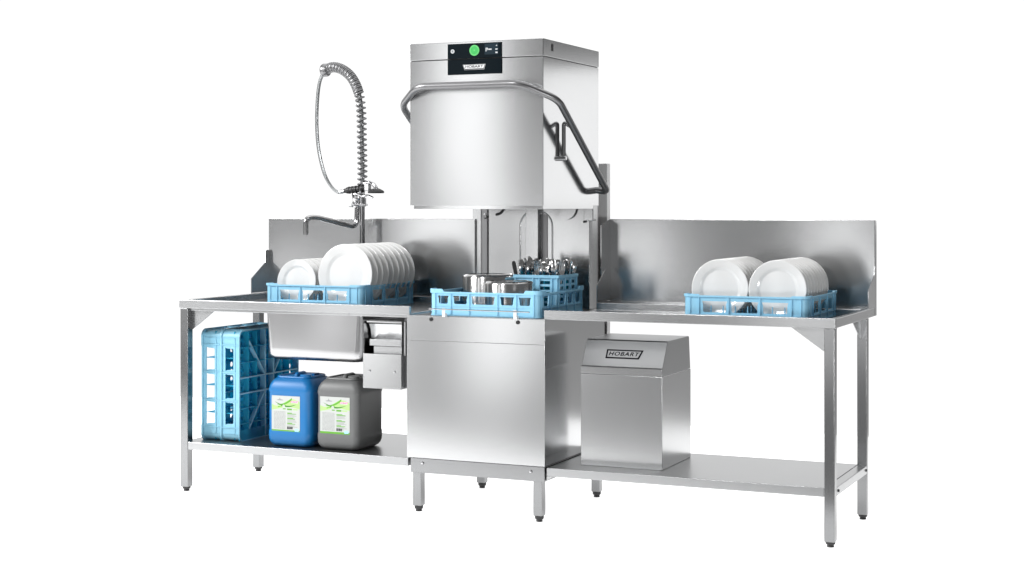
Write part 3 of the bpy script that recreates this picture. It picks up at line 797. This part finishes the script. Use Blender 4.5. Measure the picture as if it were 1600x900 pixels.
# spray head
dirv = Vector((.1, .0, .012)).normalized()
p0 = Vector((px-.085, py-.02, 1.364))
hdp = MB().tube([p0+dirv*t for t in (0, .01, .012, .055, .058, .12, .125)], [.011, .011, .015, .0155, .013, .0155, .013], 14).build('spray_head', M['dark'], sp)
gripb = MB()
for i in range(5):
    c0 = p0+dirv*(.022+.018*i); gripb.tube([c0, c0+dirv*.008], .0175, 14)
gripb.build('grip', M['dark'], hdp)
MB().tube([p0+dirv*-.028, p0+dirv*.0], .0085, 12).build('ferrule', M['chrome'], hdp)
MB().box(px+.030, py-.036, 1.364, px+.052, py-.004, 1.396).build('collar', M['silver'], hdp, bevel=.004)
bell = MB().tube(fillet([(px+.02, py-.02, 1.398), (px+.065, py-.02, 1.404), (px+.088, py-.02, 1.372), (px+.088, py-.02, 1.362)], .02), .010, 12).build('neck', M['chrome'], hdp)
MB().lathe([(0, 1.352), (.036, 1.352), (.040, 1.357), (.036, 1.364), (.018, 1.374), (0, 1.376)], 24, (px+.085, py-.02, 0)).build('spray_rose', M['dark'], hdp)
MB().tube(fillet([(px-.02, py-.03, 1.352), (px+.02, py-.035, 1.338), (px+.05, py-.035, 1.342), (px+.075, py-.03, 1.330)], .01), .0055, 8).build('trigger', M['chrome'], hdp)
MB().tube(fillet([(px, py, 1.345), (px+.012, py-.005, 1.352), (px+.012, py-.045, 1.352), (px+.012, py-.045, 1.372)], .008), .004, 8).build('hook', M['chrome'], sp)

# ------------------------------------------------------------------ camera
cam = bpy.data.cameras.new('camera'); co = bpy.data.objects.new('camera', cam); COL.objects.link(co)
co.location = (3.1769, -6.025, 1.2988); co.rotation_euler = (R(90), 0, .4198)
cam.sensor_width = 36; cam.lens = 2509.84/1600*36
cam.shift_y = -(450-319.61)/1600
cam.clip_start = .05; cam.clip_end = 500
scene.camera = co

# ------------------------------------------------------------------ light
w = bpy.data.worlds.new('World'); scene.world = w; w.use_nodes = True
nt = w.node_tree; N, L = nt.nodes, nt.links
bg = N['Background']
tc = N.new('ShaderNodeTexCoord'); sep = N.new('ShaderNodeSeparateXYZ'); L.new(tc.outputs['Generated'], sep.inputs[0])
def mrange(src, f0, f1, t0, t1):
    m = N.new('ShaderNodeMapRange'); m.interpolation_type = 'SMOOTHSTEP'
    for k_, v in zip(('From Min', 'From Max', 'To Min', 'To Max'), (f0, f1, t0, t1)): m.inputs[k_].default_value = v
    L.new(src, m.inputs['Value']); return m.outputs['Result']
def math2(op, a, b):
    m = N.new('ShaderNodeMath'); m.operation = op
    for i, v in enumerate((a, b)):
        if isinstance(v, (int, float)): m.inputs[i].default_value = v
        else: L.new(v, m.inputs[i])
    return m.outputs[0]
# made-up world glow: white behind, grey in front and right, shaped for steel reflections
az = N.new('ShaderNodeMath'); az.operation = 'ARCTAN2'; L.new(sep.outputs['X'], az.inputs[0]); L.new(sep.outputs['Y'], az.inputs[1])
left = mrange(az.outputs[0], R(-100), R(-62), 0, 1)
right = mrange(az.outputs[0], R(5), R(13), 1, 0)
back = math2('MULTIPLY', left, right)
top = mrange(sep.outputs['Z'], .5, .9, 0, 1)
front = mrange(sep.outputs['Z'], -.13, .05, .42, .14)
val = math2('MAXIMUM', math2('MULTIPLY', back, 1.06), front)
val = math2('MAXIMUM', val, math2('MULTIPLY', top, .7))
L.new(val, bg.inputs['Strength']); bg.inputs['Color'].default_value = (1, 1, 1, 1)

def area(name, loc, target, sx, sy, power, col=(1, 1, 1)):
    d = bpy.data.lights.new(name, 'AREA'); d.shape = 'RECTANGLE'; d.size = sx; d.size_y = sy; d.energy = power; d.color = col
    o = bpy.data.objects.new(name, d); COL.objects.link(o); o.location = loc
    o.rotation_euler = (Vector(target)-Vector(loc)).to_track_quat('-Z', 'Y').to_euler()
    return o
area('softbox_key', (-1.64, -4.0, 2.05), (.1, 0, 1.5), .5, 1.7, 5.4)
area('softbox_key_low', (-1.42, -4.0, .55), (.3, 0, .6), .42, 1.1, 3.0)
area('softbox_left', (-2.58, -4.0, .9), (-.5, 0, 1.0), .58, 1.7, 6.2)
area('softbox_low', (-.86, -4.0, .85), (.8, .7, 1.0), .32, .7, 1.6)
area('softbox_side', (.5, -4.4, 1.1), (1.5, 0, .8), .4, 1.5, 3)
area('softbox_rear', (3.02, 6.2, 1.80), (.6, .3, 1.6), 1.3, 1.25, 6.3)
area('softbox_leg', (.88, -4.0, .5), (1.8, 0, .6), .35, .55, 1.6)
area('softbox_corner', (-4.0, -4.0, .55), (-1.1, 0, .7), .5, .6, 1.6)
area('overhead', (.2, 1.2, 4.2), (.2, .8, 0), 5, 4, 60)
area('key_top', (-5.0, -3.8, 4.2), (.5, 0, .6), 2.4, 2.4, 520)
area('fill_top', (-.9, -6.4, 5.0), (.9, 0, .8), 1.2, 1.2, 190)
area('fill_low', (3.3, -2.6, .42), (-.9, .3, .45), .5, .5, 28)

scene.view_settings.view_transform = 'Standard'; scene.view_settings.look = 'None'
scene.view_settings.exposure = 0; scene.view_settings.gamma = 1
scene.cycles.use_denoising = True
scene.cycles.max_bounces = 10; scene.cycles.glossy_bounces = 6; scene.cycles.diffuse_bounces = 4
scene.cycles.caustics_reflective = False
scene.cycles.sample_clamp_indirect = 6
for me in [m for m in bpy.data.meshes if m.users == 0]: bpy.data.meshes.remove(me)
